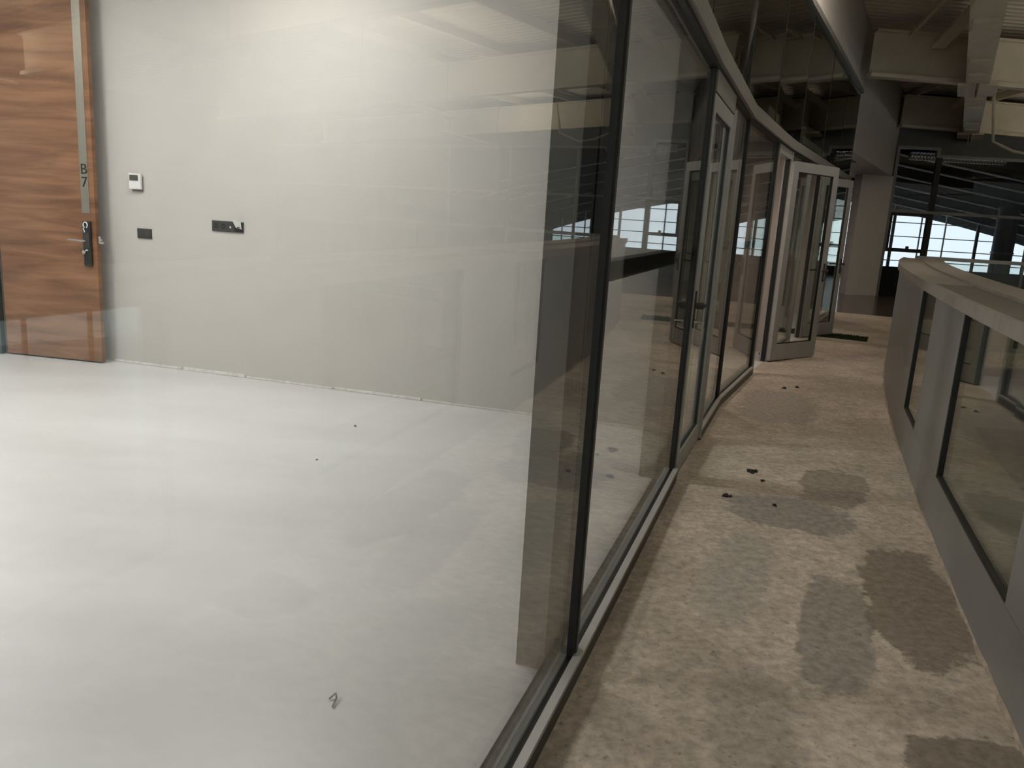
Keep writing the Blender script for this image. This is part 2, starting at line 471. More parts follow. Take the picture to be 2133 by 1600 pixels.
# back wall with the doorway of the wooden door
HX = (-4.672, 7.190)
bk = frame(HX, (HX[0] - 2.5 * math.sin(R(14)), HX[1] - 2.5 * math.cos(R(14))))
mbx = MB(); mbx.fbox(bk, -0.32, -0.02, -0.14, 0.0, 0, 3.65)
struct('wall_back_stub', mbx, M['wall'], 'narrow wall return behind the wooden door hinge', 'wall')
mbx = MB(); mbx.fbox(bk, 1.02, 10.5, -0.14, 0.0, 0, 3.65); mbx.fbox(bk, -0.02, 1.02, -0.14, 0.0, 3.22, 3.65)
struct('wall_back', mbx, M['wall'], 'grey rear office wall beside the wooden door opening', 'wall')
mbx = MB(); mbx.fbox(bk, -0.02, 0.03, -0.16, -0.005, 0, 3.2)
struct('trim_2', mbx, M['anthracite'], 'dark metal door jamb at the left edge of the wooden door', 'trim')
slab('wall_outer_passage', (-9.5, 10.45), (-3.2, 8.80), 0.12, 0, 3.65, M['wall_out'], 'cream wall of the passage beyond the wooden door')
op = frame((-9.5, 10.45), (-3.2, 8.80))
mbx = MB(); mbx.fbox(op, 0, op.len, -0.014, 0, 0, 0.165)
struct('baseboard_passage', mbx, M['anthracite'], 'dark skirting along the cream passage wall', 'baseboard')
slab('wall_near', (-9.0, -1.9), PM2, 0.1, 0, 3.65, M['wall'], 'grey office wall behind the viewer', -1)
mbx = MB(); mbx.poly([PM2, PM1, P0, P1, P2, (1.28, 5.72), (-3.2, 8.9), (-9.5, 10.5), (-9.5, -2.0)], 3.62, 3.72)
struct('ceiling', mbx, M['ceil'], 'white ceiling of the bright office', 'ceiling')
# second and third offices
slab('wall_second_office', (3.26, 10.00), (-1.6, 12.3), 0.12, 0, 2.62, M['wall_pink'], 'beige wall seen through the open glass doorway', -1)
slab('wall_second_rear', (-3.2, 7.2), (-1.5, 12.4), 0.12, 0, 2.62, M['wall'], 'beige rear wall of the second office')
mbx = MB(); mbx.poly([(1.36, 5.80), P3, P4, J1, (3.25, 9.99), (-1.6, 12.3), (-3.3, 7.3)], 2.56, 2.64)
struct('ceiling_second', mbx, M['ceil'], 'white ceiling of the second office', 'ceiling')
slab('wall_third_office', (5.62, 14.80), (0.8, 17.1), 0.12, 0, 2.62, M['wall_pink'], 'beige end wall of the third office', -1)
slab('wall_third_rear', (-1.6, 12.4), (0.9, 17.2), 0.12, 0, 2.62, M['wall_pink'], 'beige rear wall of the third office')
mbx = MB(); mbx.poly([(3.30, 10.02), J2, H2, (5.66, 14.78), (0.8, 17.1), (-1.6, 12.35)], 2.56, 2.64)
struct('ceiling_third', mbx, M['ceil'], 'white ceiling of the third office', 'ceiling')
# dark void wall behind the upper glazing of the farther offices
mbx = MB(); mbx.poly([(1.0, 6.05), (-1.6, 12.4), (0.8, 17.3), (0.6, 17.4), (-1.9, 12.4), (0.8, 5.95)], 2.64, 5.2)
struct('wall_plenum', mbx, M['darkwall'], 'dark void behind the upper glass band', 'wall')

# ------------------------------------------------------------------ facade
def post(p, heading, label, fin=True, light=False):
    t = Vector((math.sin(R(heading)), math.cos(R(heading))))
    f = frame(p, (p[0] + t.x, p[1] + t.y))
    o = thing('facade_post', (p[0], p[1], 0), label, 'post', 'posts of the glass office front')
    o['kind'] = 'structure'
    MB().fbox(f, -0.012, 0.012, -0.022, 0.035, 0.0, Z_RAIL0).build('post_core', M['alu'] if light else M['anthracite'], o)
    for sg in (-1, 1):
        MB().fbox(f, *(sorted((sg * 0.012, sg * 0.034))), -0.016, 0.030, 0.06, Z_RAIL0).build('gasket', M['black'], o)
    if fin:
        MB().fbox(f, -0.028, 0.028, 0.036, 0.085, 0.02, Z_TOP).build('post_web', M['black'], o)
        MB().fbox(f, -0.026, 0.026, 0.085, 0.188, 0.0, Z_TOP).build('post_fin', M['fin'], o)
    return o

def bay(n, a, b, label, mid=False, glass='glass', s0=0.03, s1=0.03, rail=True):
    f = frame(a, b)
    L = f.len
    o = thing('window_%d' % n, (f.a.x, f.a.y, 0), label, 'window', None, 'structure')
    MB().fbox(f, s0, L - s1, -0.005, 0.005, 0.075, Z_RAIL0).build('pane', M[glass], o)
    MB().fbox(f, 0, L, -0.040, 0.050, 0.0, 0.070).build('sill_rail', M['anthracite'], o)
    MB().fbox(f, 0, L, -0.044, -0.016, 0.068, 0.084).build('sill_lip', M['alu_lt'], o)
    MB().fbox(f, 0, L, 0.006, 0.020, 0.070, 0.086).build('sill_gasket', M['black'], o)
    MB().fbox(f, 0, L, 0.022, 0.062, 0.068, 0.090).build('glazing_bead', M['black_plastic'], o)
    if mid:
        r = MB().fbox(f, s0, L - s1, 0.008, 0.060, 1.342, 1.408).build('mid_rail', M['anthracite'], o)
        MB().fbox(f, s0, L - s1, 0.060, 0.105, 1.340, 1.362).build('rail_ledge', M['black'], r)
    return o

post(PM1, 17, 'dark facade post behind the viewer, farthest back along the glass front')
post(P0, 18.5, 'dark facade post just behind the viewer along the glass front')
post(P1, 19.2, 'tall dark post nearest in view, with a deep dark fin behind the glass')
post(P2, 19.6, 'dark post at the near edge of the closed glass door', fin=True)
post(D1, 20.2, 'pale slim post at the far edge of the closed glass door', fin=False, light=True)
post(P3, 22.3, 'thin dark glazing joint between the two panes after the closed glass door', fin=False)
post(P4, 24.5, 'dark frame post at the near side of the open glass doorway', fin=False)
bay(1, PM1, P0, 'glass pane of the office front behind the viewer')
bay(2, P0, P1, 'largest glass pane, at left, showing the grey wall and wooden door')
bay(3, P1, P2, 'tall glass pane with a dark mid rail beside the closed glass door', mid=True, glass='glass_2')
bay(4, D1, P3, 'narrow glass pane directly after the closed glass door', glass='glass_2')
bay(5, P3, P4, 'glass pane with dark mid rail before the open glass doorway', mid=True, glass='glass_2')
bay(6, J1, J2, 'glass pane hidden behind the first open door leaf')
bay(7, H2, F6, 'far glass pane beyond the second open door leaf')

# continuous head rail along the top of the lower glazing
LOW = [PM2, PM1, P0, P1, P2, D1, P3, P4, J1, J2, H2, F6]
hr = thing('trim_3', (P1[0], P1[1], Z_RAIL0), 'grey horizontal head rail curving along the top of the glass front', 'head rail', None, 'structure')
def miter(poly, d):
    out = []
    for i, p in enumerate(poly):
        p = Vector(p)
        ns = []
        if i > 0:
            t = (p - Vector(poly[i - 1])).normalized(); ns.append(Vector((-t.y, t.x)))
        if i < len(poly) - 1:
            t = (Vector(poly[i + 1]) - p).normalized(); ns.append(Vector((-t.y, t.x)))
        n = sum(ns, Vector((0, 0))).normalized()
        out.append(p + n * (d / max(0.5, n.dot(ns[0]))))
    return out
def run(poly, d0_, d1, z0, z1):
    a, b = miter(poly, d0_), miter(poly, d1)
    return MB().loft([[(p.x, p.y, z0), (q.x, q.y, z0), (q.x, q.y, z1), (p.x, p.y, z1)] for p, q in zip(a, b)])
run(LOW, -0.055, 0.055, 2.405, 2.505).build('rail_body', M['alu'], hr)
run(LOW, -0.030, 0.035, 2.385, 2.405).build('rail_gasket', M['black'], hr)
run(LOW, 0.055, 0.085, 2.395, 2.47).build('rail_inner_lip', M['fin'], hr)

# upper frameless glass band: each sheet is a pane
def along(poly, y):
    for a, b in zip(poly, poly[1:]):
        if a[1] <= y <= b[1]:
            k = (y - a[1]) / (b[1] - a[1])
            return (a[0] + (b[0] - a[0]) * k, y)
up = thing('window_8', (P3[0], P3[1], 2.505), 'band of tall dark reflective glass sheets above the head rail', 'window', None, 'structure')
uy = [-4.0, -1.9, 0.25, 2.35, 4.40, 6.50, 8.10, 9.80, 11.50, 13.20, 14.82]
for a, b in zip(uy, uy[1:]):
    pa, pb = along(LOW, a), along(LOW, b)
    f = frame(pa, pb)
    MB().fbox(f, 0.012, f.len - 0.012, -0.006, 0.006, 2.500, Z_TOP).build('pane', M['glass_up'] if a > 4 else M['glass'], up)
    MB().fbox(f, f.len - 0.012, f.len + 0.012, -0.009, 0.009, 2.500, Z_TOP).build('joint', M['black'], up)

# fascia over the upper glass and the bulkhead it runs into
fa = thing('wall_fascia', (P4[0], P4[1], Z_TOP), 'pale board fascia above the dark upper glass sheets', 'wall', None, 'structure')
run(LOW, -0.03, 0.10, Z_TOP, 5.30).build('fascia_board', M['white_paint'], fa)
run(LOW, -0.055, -0.005, Z_TOP - 0.05, Z_TOP + 0.02).build('edge_channel', M['fin'], fa)
CL, CR = (8.27, 20.32), (9.28, 20.90)
bf = frame(F6, CR)
mbx = MB(); mbx.fbox(bf, -0.02, bf.len, 0.0, 1.35, 2.95, 5.30)
bh = thing('wall_bulkhead', (F6[0], F6[1], 2.95), 'pale bulkhead wall hanging above the far corridor end', 'wall', None, 'structure')
mbx.build('bulkhead_body', M['white_paint'], bh)
mbx = MB(); mbx.fbox(bf, 0.6, 2.4, 0.25, 0.55, 2.935, 2.95)
mbx.build('soffit_slot', M['darkwall'], bh)
mbx = MB(); mbx.poly([CL, (9.11, 20.50), (9.08, 21.0), (8.30, 20.85)], 0, 2.95)
struct('wall_pier', mbx, M['white_paint'], 'broad pale pier at the far end of the corridor', 'pier')

# ------------------------------------------------------------------ glass doors
def handle(o, f, s, z, d_out, mirror=1, both=True):
    """lever set on a stile: plate, rose, lever, cylinder"""
    h = MB()
    h.fbox(f, s - 0.018, s + 0.018, d_out - 0.008, d_out, z - 0.125, z + 0.095)
    hp = h.build('handle_plate', M['anthracite'], o, bevel=0.002)
    c = f(s, d_out - 0.008); e = f(s, d_out - 0.055); k = f(s + mirror * 0.125, d_out - 0.055)
    MB().tube([(c[0], c[1], z + 0.01), (e[0], e[1], z + 0.01)], 0.020, 14).build('handle_rose', M['anthracite'], hp, smooth=False)
    MB().tube([(e[0], e[1], z + 0.01), (k[0], k[1], z + 0.008)], [0.011, 0.009], 10).build('lever', M['anthracite'], hp)
    c2 = f(s, d_out - 0.008); e2 = f(s, d_out - 0.022)
    MB().tube([(c2[0], c2[1], z - 0.085), (e2[0], e2[1], z - 0.085)], 0.013, 12).build('lock_cylinder', M['chrome'], hp)
    return hp

def leaf_parts(o, f, W, H, st, bot, top, hs, hmirror, hinges, thick=0.05, z0=0.015):
    d0_, d1 = -thick / 2, thick / 2
    MB().fbox(f, 0, st, d0_, d1, z0, H).build('stile', M['leaf'], o, bevel=0.003)
    MB().fbox(f, W - st, W, d0_, d1, z0, H).build('stile', M['leaf'], o, bevel=0.003)
    MB().fbox(f, st, W - st, d0_, d1, H - top, H).build('top_rail', M['leaf'], o, bevel=0.002)
    MB().fbox(f, st, W - st, d0_, d1, z0, z0 + bot).build('bottom_rail', M['leaf'], o, bevel=0.002)
    p = MB().fbox(f, st - 0.005, W - st + 0.005, -0.005, 0.005, z0 + bot - 0.005, H - top + 0.005).build('pane', M['glass_leaf'], o)
    for (a, b, za, zb) in ((st, st + 0.008, z0 + bot, H - top), (W - st - 0.008, W - st, z0 + bot, H - top),
                           (st + 0.008, W - st - 0.008, z0 + bot, z0 + bot + 0.008), (st + 0.008, W - st - 0.008, H - top - 0.008, H - top)):
        MB().fbox(f, a, b, -0.014, 0.014, za, zb).build('gasket', M['black'], p)
    handle(o, f, hs, 1.06, d0_, hmirror)
    # far face handle
    h2 = MB().fbox(f, hs - 0.018, hs + 0.018, d1, d1 + 0.008, 0.935, 1.155).build('handle_plate', M['anthracite'], o)
    e = f(hs, d1 + 0.055); c = f(hs, d1); k = f(hs + hmirror * 0.125, d1 + 0.055)
    MB().tube([(c[0], c[1], 1.07), (e[0], e[1], 1.07), (k[0], k[1], 1.068)], 0.010, 10).build('lever', M['anthracite'], h2)
    for z in hinges:
        q = f(-0.012 if hs > W / 2 else W + 0.012, d0_)
        MB().tube([(q[0], q[1], z - 0.05), (q[0], q[1], z + 0.05)], 0.011, 10).build('hinge', M['alu_lt'], o)

# door 1: closed leaf between the posts P2 and D1
f = frame(P2, D1)
d1o = thing('door_1', (P2[0], P2[1], 0), 'closed narrow glass door with pale frame and keys in its lock', 'door', None, 'structure')
fl_ = frame(f(0.035, 0), f(f.len - 0.03, 0))
leaf_parts(d1o, fl_, fl_.len, 2.262, 0.085, 0.13, 0.09, 0.045, 1, (0.35, 1.2, 2.0))
MB().fbox(f, 0.03, f.len - 0.03, -0.028, 0.030, 2.270, 2.385).build('head_panel', M['alu'], d1o)
MB().fbox(f, f.len - 0.030, f.len - 0.012, -0.045, 0.02, 0.02, 2.30).build('edge_strip', M['alu_lt'], d1o)
# keys hanging in the lock
kp = fl_(0.045, -0.050)
ko = thing('key_bunch', (kp[0], kp[1], 0.90), 'small bunch of keys hanging from the closed glass door lock', 'keys')
c0 = fl_(0.045, -0.045); c1 = fl_(0.045, -0.085)
MB().tube([(c0[0], c0[1], 0.975), (c1[0], c1[1], 0.975)], 0.006, 8).build('key', M['chrome'], ko)
ring = []
for k in range(17):
    a = 2 * math.pi * k / 16
    q = fl_(0.052 + 0.016 * math.sin(a), -0.088)
    ring.append((q[0], q[1], 0.955 + 0.018 * math.cos(a)))
MB().tube(ring, 0.002, 6, cap=False).build('key_ring', M['steel'], ko)
for i, dx in enumerate((0.045, 0.062)):
    mbx = MB(); mbx.fbox(fl_, dx - 0.010, dx + 0.010, -0.091 - 0.003 * i, -0.088 - 0.003 * i, 0.905, 0.938)
    mbx.fbox(fl_, dx - 0.004, dx + 0.004, -0.091 - 0.003 * i, -0.088 - 0.003 * i, 0.865, 0.906)
    mbx.build('key', M['steel'], ko)

# open doorways: jamb frames (trim) and leaves
def doorway(n, a, b, label):
    f = frame(a, b)
    o = thing('trim_%d' % n, (f.a.x, f.a.y, 0), label, 'door frame', None, 'structure')
    MB().fbox(f, 0.03, 0.075, -0.03, 0.04, 0, 2.385).build('jamb', M['leaf'], o)
    MB().fbox(f, f.len - 0.02, f.len + 0.05, -0.04, 0.05, 0, 2.385).build('jamb', M['leaf'], o)
    MB().fbox(f, f.len - 0.034, f.len - 0.02, -0.02, 0.03, 0, 2.30).build('jamb_gasket', M['black'], o)
    MB().fbox(f, 0.075, f.len - 0.02, -0.03, 0.04, 2.30, 2.385).build('head', M['leaf'], o)
    return o
doorway(4, P4, J1, 'pale door frame of the nearer open glass doorway')
doorway(5, J2, H2, 'pale door frame of the farther open glass doorway')
def open_leaf(n, hinge, heading, W, label):
    t = (math.sin(R(heading)), math.cos(R(heading)))
    f = frame(hinge, (hinge[0] + t[0], hinge[1] + t[1]))
    o = thing('door_%d' % n, (hinge[0], hinge[1], 0), label, 'door', None, 'structure')
    leaf_parts(o, f, W, 2.285, 0.105, 0.19, 0.11, W - 0.05, -1, (0.22, 1.15, 2.08))
    return o
open_leaf(2, (2.985, 9.280), 50.0, 0.97, 'nearer glass door leaf standing wide open into the corridor')
open_leaf(3, (4.165, 11.60), 49.0, 0.86, 'farther glass door leaf standing wide open, mostly behind the nearer one')

# ------------------------------------------------------------------ wooden door
dl, dr = (-4.640, 7.180), (-3.683, 7.010)
df = frame(dl, dr)     # d>0 is away from the camera
wd = thing('door_4', (dl[0], dl[1], 0), 'tall walnut door opened against the grey office wall', 'door', None, 'structure')
DW, DH = df.len, 3.14
MB().fbox(df, 0, DW, 0, 0.046, 0.012, DH).build('leaf_panel', M['wood'], wd)
MB().fbox(df, -0.012, 0.0, -0.001, 0.047, 0.012, DH).build('edge_band', M['anthracite'], wd)
st = MB().fbox(df, 0.845, 0.922, -0.003, 0.0, 1.318, 3.06).build('steel_strip', M['steel'], wd)
def letter(ch, s_c, z_c, h, parent):
    cu = bpy.data.curves.new('letter', 'FONT')
    cu.body = ch
    cu.size = h / 0.69
    cu.align_x = 'CENTER'
    cu.extrude = 0.0008
    tmp = bpy.data.objects.new('letter_tmp', cu)
    COL.objects.link(tmp)
    bpy.context.view_layer.update()
    me = bpy.data.meshes.new_from_object(tmp.evaluated_get(bpy.context.evaluated_depsgraph_get()))
    bpy.data.objects.remove(tmp)
    base = df(s_c, -0.0045)
    X = Vector((df.t.x, df.t.y, 0)); Y = Vector((0, 0, 1)); Z = X.cross(Y)
    mm = Matrix(((X.x, Y.x, Z.x, 0), (X.y, Y.y, Z.y, 0), (X.z, Y.z, Z.z, 0), (0, 0, 0, 1)))
    me.transform(mm)
    me.materials.clear(); me.materials.append(M['ink'])
    o = bpy.data.objects.new('letter', me)
    COL.objects.link(o)
    o.parent = parent
    o.location = Vector((base[0], base[1], z_c - h / 2)) - WORLD_LOC[parent.name]
    return o
letter('B', 0.885, 1.690, 0.084, st)
letter('7', 0.885, 1.582, 0.084, st)
# digital lock
lk = MB().fbox(df, 0.855, 0.932, -0.026, 0.0, 0.862, 1.250).build('lock_body', M['black_plastic'], wd, bevel=0.008)
MB().fbox(df, 0.868, 0.920, -0.029, -0.026, 1.02, 1.15).build('keypad', M['dark_pl'], lk)
c = df(0.890, -0.026); e = df(0.890, -0.066); k = df(0.745, -0.066)
MB().tube([(c[0], c[1], 1.082), (e[0], e[1], 1.082), (k[0], k[1], 1.086)], [0.012, 0.011, 0.009], 12).build('lever', M['chrome'], lk)
c = df(0.876, -0.026); e = df(0.876, -0.046)
MB().tube([(c[0], c[1], 0.985), (e[0], e[1], 0.985)], 0.017, 14).build('lock_cylinder', M['chrome'], lk)
MB().fbox(df, 0.882, 0.908, -0.030, -0.026, 0.995, 1.010).build('keyhole_cover', M['chrome'], lk)
loop = []
for q in range(21):
    a = -0.35 * math.pi + 1.7 * math.pi * q / 20
    pp = df(0.893 + 0.020 * math.cos(a), -0.031)
    loop.append((pp[0], pp[1], 1.218 + 0.024 * math.sin(a)))
pp = df(0.872, -0.031); loop.append((pp[0], pp[1], 1.19))
pp = df(0.884, -0.031); loop.append((pp[0], pp[1], 1.155))
MB().tube(loop, 0.005, 6).build('film_loop', M['film'], lk)
MB().fbox(df, 0.862, 0.885, -0.031, -0.028, 0.975, 1.000).build('film_tab', M['film'], lk)
MB().fbox(df, DW, DW + 0.014, 0.012, 0.034, 1.075, 1.125).build('latch_plate', M['chrome'], wd)
MB().fbox(df, DW, DW + 0.045, 0.014, 0.032, 1.062, 1.078).build('latch_bolt', M['chrome'], wd)
MB().fbox(df, DW, DW + 0.030, 0.014, 0.032, 1.085, 1.105).build('latch_bolt', M['chrome'], wd)

# ------------------------------------------------------------------ fittings on the grey wall
def wall_s(x):  # run position on the partition from world x
    return (x - WA[0]) / pw.t.x
s = wall_s(-3.395)
o = thing('thermostat', (*pw(s + 0.06, -0.01), 1.535), 'white wall thermostat with small grey display beside the wooden door', 'thermostat')
MB().fbox(pw, s + 0.012, s + 0.118, -0.012, 0.0, 1.528, 1.65).build('base_plate', M['leaf_dark'], o)
MB().fbox(pw, s, s + 0.120, -0.036, -0.012, 1.545, 1.678).build('housing', M['white_pl'], o, bevel=0.003)
MB().fbox(pw, s + 0.010, s + 0.096, -0.038, -0.036, 1.617, 1.664).build('display', M['lcd'], o)
MB().fbox(pw, s + 0.010, s + 0.110, -0.037, -0.036, 1.552, 1.600).build('front_flap', M['film'], o)
s = wall_s(-3.350)
o = thing('light_switch', (*pw(s + 0.07, -0.01), 1.122), 'charcoal double light switch plate under the thermostat', 'light switch')
MB().fbox(pw, s, s + 0.146, -0.011, 0, 1.130, 1.214).build('plate', M['dark_pl'], o, bevel=0.002)
for k in (0, 1):
    MB().fbox(pw, s + 0.007 + 0.067 * k, s + 0.072 + 0.067 * k, -0.014, -0.011, 1.137, 1.207).build('rocker', M['dark_pl'], o, bevel=0.001)
s = wall_s(-2.615)
o = thing('socket_strip', (*pw(s + 0.15, -0.01), 1.235), 'charcoal four-gang socket strip on the grey wall, with white open flap', 'wall socket')
MB().fbox(pw, s, s + 0.305, -0.011, 0, 1.240, 1.328).build('plate', M['dark_pl'], o, bevel=0.002)
for k in (0, 1):
    c = pw(s + 0.040 + 0.073 * k, -0.0115)
    e = pw(s + 0.040 + 0.073 * k, -0.004)
    MB().tube([(c[0], c[1], 1.284), (e[0], e[1], 1.284)], 0.021, 18).build('socket_well', M['ink'], o)
    for dz in (-0.007, 0.007):
        MB().fbox(pw, s + 0.038 + 0.073 * k + dz, s + 0.042 + 0.073 * k + dz, -0.0125, -0.0115, 1.282, 1.286).build('socket_pin', M['chrome'], o)
MB().fbox(pw, s + 0.176, s + 0.188, -0.0135, -0.011, 1.272, 1.288).build('indicator', M['film'], o)
MB().fbox(pw, s + 0.222, s + 0.296, -0.014, -0.011, 1.248, 1.296).build('data_module', M['ink'], o)
lo = [(*pw(s + 0.222, -0.040), 1.340), (*pw(s + 0.302, -0.040), 1.333), (*pw(s + 0.296, -0.016), 1.268), (*pw(s + 0.240, -0.016), 1.280)]
hi = [(*pw(s + 0.222, -0.043), 1.340), (*pw(s + 0.302, -0.043), 1.333), (*pw(s + 0.296, -0.019), 1.268), (*pw(s + 0.240, -0.019), 1.280)]
fp = MB().hexa(lo, hi).build('open_flap', M['white_pl'], o)
MB().fbox(pw, s + 0.258, s + 0.282, -0.028, -0.024, 1.278, 1.288).build('flap_notch', M['lcd'], fp)

# ------------------------------------------------------------------ balustrade
ba = thing('balustrade', (*bpt(4.5, 0.2), 0), 'curved grey balustrade with wide posts, glass infills and capping', 'balustrade')
ZG0, ZG1 = 0.285, 1.185
TH = 0.40
GL = [(-2.7, -1.0), (-0.05, 1.77), (2.64, 4.15), (5.16, 5.86)]
edges = [-3.2] + [v for g in GL for v in g] + [11.35]
for i in range(0, len(edges), 2):
    sweep(MB(), edges[i], edges[i + 1], 0.0, 0.13, ZG0, ZG1).build('post_panel', M['panel'], ba)
kj = [-3.2, -0.5, 2.15, 4.66, 6.42, 8.85, 11.35]
for a, b in zip(kj, kj[1:]):
    sweep(MB(), a + 0.002, b - 0.002, 0.0, TH, 0.0, ZG0 - 0.001).build('kick_panel', M['panel'], ba)
for (a, b) in GL:
    pn = sweep(MB(), a + 0.004, b - 0.004, 0.016, 0.028, ZG0, ZG1).build('pane', M['glass_bal'], ba)
    sweep(MB(), b - 0.020, b - 0.001, 0.002, 0.040, ZG0, ZG1).build('gasket', M['black'], pn)
    sweep(MB(), a + 0.001, a + 0.020, 0.010, 0.040, ZG0, ZG1).build('gasket', M['black'], pn)
    sweep(MB(), a + 0.020, b - 0.020, 0.004, 0.040, ZG0, ZG0 + 0.016).build('gasket', M['black'], pn)
cj = [-3.2, -0.9, 1.30, 3.30, 5.42, 7.6, 9.5, 11.36]
for i, (a, b) in enumerate(zip(cj, cj[1:])):
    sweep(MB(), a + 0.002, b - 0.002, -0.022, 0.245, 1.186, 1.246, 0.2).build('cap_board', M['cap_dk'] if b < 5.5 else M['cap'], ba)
    sweep(MB(), a + 0.002, b - 0.002, -0.026, 0.004, 1.182, 1.250, 0.2).build('cap_lip', M['cap'], ba)
    sweep(MB(), a + 0.002, b - 0.002, 0.245, 0.47, 1.186, 1.266, 0.2).build('cap_ledge', M['cap'], ba)
mbx = MB()
rings = []
for y in np.linspace(-3.2, 11.35, 120):
    w = 0.004 + 0.014 * random.random() ** 2
    h = 0.002 + 0.012 * random.random()
    p, q = bpt(y, -w), bpt(y, 0.003)
    rings.append([(p[0], p[1], 0.0), (q[0], q[1], 0.0), (q[0], q[1], h + 0.008), (p[0], p[1], 0.004)])
mbx.loft(rings)
struct('trim_6', mbx, M['mortar'], 'rough mortar line along the foot of the balustrade', 'trim')

# return rail of glass across the void behind the balustrade
rr = thing('glass_railing', (7.2, 11.42, 0), 'glass railing with grey handrail crossing behind the balustrade end', 'railing')
MB().bar((5.55, 11.40, 1.255), (11.5, 11.36, 1.255), 0.07, 0.05).build('handrail', M['alu'], rr, bevel=0.006)
for k in range(4):
    MB().box(5.75 + 1.45 * k, 7.16 + 1.45 * k, 11.38, 11.392, 0.06, 1.228).build('pane', M['glass_bal'], rr)
for k in range(5):
    MB().box(5.70 + 1.45 * k, 5.735 + 1.45 * k, 11.36, 11.41, 0.0, 1.232).build('post', M['black'], rr)
MB().box(5.5, 11.5, 11.34, 11.43, 0.0, 0.06).build('base_channel', M['alu'], rr)

# ------------------------------------------------------------------ turf mats
def turf(name, c, hd, w, l, label):
    t = (math.sin(R(hd)), math.cos(R(hd)))
    f = frame(c, (c[0] + t[0], c[1] + t[1]))
    o = thing(name, (c[0], c[1], 0), label, 'doormat')
    MB().fbox(f, -l / 2, l / 2, -w / 2, w / 2, 0.0, 0.010).build('backing', M['turf'], o)
    bm = bmesh.new()
    for i in range(2600):
        s_, d_ = random.uniform(-l / 2, l / 2), random.uniform(-w / 2, w / 2)
        x, y = f(s_, d_)
        a = random.uniform(0, 6.28)
        dx, dy = 0.006 * math.cos(a), 0.006 * math.sin(a)
        h = random.uniform(0.012, 0.03)
        lx, ly = random.uniform(-.01, .01), random.uniform(-.01, .01)
        v = [bm.verts.new(q) for q in ((x - dx, y - dy, 0.008), (x + dx, y + dy, 0.008), (x + lx, y + ly, 0.008 + h))]
        bm.faces.new(v)
    mm = MB(); mm.bm.free(); mm.bm = bm
    p = mm.build('turf_blades', M['turf'], o)
    p['kind'] = 'stuff'
turf('doormat', (4.66, 12.06), 115, 0.50, 1.25, 'dark green turf doormat under the farther open door leaf')

# ------------------------------------------------------------------ debris
def clump(name, x, y, r, n, material, label, z=0.0, flat=0.55):
    bm = bmesh.new()
    for i in range(n):
        a = random.uniform(0, 6.28)
        rr_ = 0 if i == 0 else r * random.uniform(0.5, 1.1)
        k = r * (0.75 if i == 0 else random.uniform(0.3, 0.55))
        g = bmesh.ops.create_icosphere(bm, subdivisions=2, radius=k)
        sc = Vector((random.uniform(0.8, 1.5), random.uniform(0.6, 1.1), random.uniform(0.5, 0.9) * flat / 0.55))
        rot = Matrix.Rotation(random.uniform(0, 3), 3, 'Z')
        for v in g['verts']:
            q = v.co * random.uniform(0.8, 1.2)
            q = rot @ Vector((q.x * sc.x, q.y * sc.y, q.z * sc.z))
            v.co = Vector((x + rr_ * math.cos(a) + q.x, y + rr_ * math.sin(a) + q.y, max(z, z + k * 0.35 + q.z)))
    mm = MB(); mm.bm.free(); mm.bm = bm
    return tag(mm.build(name, material), label, 'debris')
clump('debris_lump', 1.574, 4.940, 0.029, 5, M['debris'], 'largest black debris lump in the middle of the corridor floor')
clump('debris_crumb', 1.592, 4.760, 0.015, 3, M['debris'], 'small dark crumb just in front of the largest debris lump')
clump('debris_lump', 1.285, 4.435, 0.026, 5, M['debris'], 'black double debris lump nearest the closed glass door')
clump('debris_crumb', 1.535, 4.325, 0.016, 3, M['debris'], 'flat dark crumb on the dark grey floor patch')
clump('debris_crumb', 2.687, 7.735, 0.024, 3, M['debris'], 'left of the two dark crumbs before the open doorway')
clump('debris_crumb', 2.840, 7.822, 0.024, 3, M['debris'], 'right of the two dark crumbs before the open doorway')
clump('plaster_chip', -1.09, 5.455, 0.012, 2, M['chip'], 'small grey chip on the pale office floor near the wall')
clump('plaster_chip', -1.161, 4.655, 0.007, 2, M['chip'], 'tiny dark speck in the middle of the pale office floor')
# bent scrap of tape on the office floor
x, y = -0.506, 2.235
pts = [(x - 0.014, y + 0.030, 0.003), (x + 0.003, y + 0.048, 0.014), (x + 0.010, y + 0.028, 0.010), (x + 0.006, y - 0.012, 0.003)]
mbx = MB()
for a, b in zip(pts, pts[1:]):
    mbx.bar(a, b, 0.006, 0.0015)
tag(mbx.build('tape_scrap', M['chip']), 'small bent grey scrap on the near office floor', 'scrap')

# ------------------------------------------------------------------ hall roof steelwork
def ibeam(o, name, a, b, depth, fl_w, material=None):
    """I-section whose bottom flange runs a->b: web, two flanges as separate parts"""
    a, b = Vector(a), Vector(b)
    mt = material or M['beam']
    MB().bar(a + Vector((0, 0, 0.02)), b + Vector((0, 0, 0.02)), fl_w, 0.065).build('bottom_flange', mt, o)
    MB().bar(a + Vector((0, 0, depth / 2)), b + Vector((0, 0, depth / 2)), 0.03, depth - 0.08).build('web', mt, o)
    MB().bar(a + Vector((0, 0, depth - 0.02)), b + Vector((0, 0, depth - 0.02)), fl_w, 0.04).build('top_flange', mt, o)
RY = [(-4.0, 0.2), (2.0, 1.9), (8.0, 3.1), (14.0, 5.55), (20.0, 8.85)]
names = ['cream roof beam far behind the viewer', 'cream roof beam above the viewer', 'cream roof beam above the near balustrade',
         'deep cream roof beam crossing nearest at the upper right', 'farther cream roof beam above the dark gable wall']
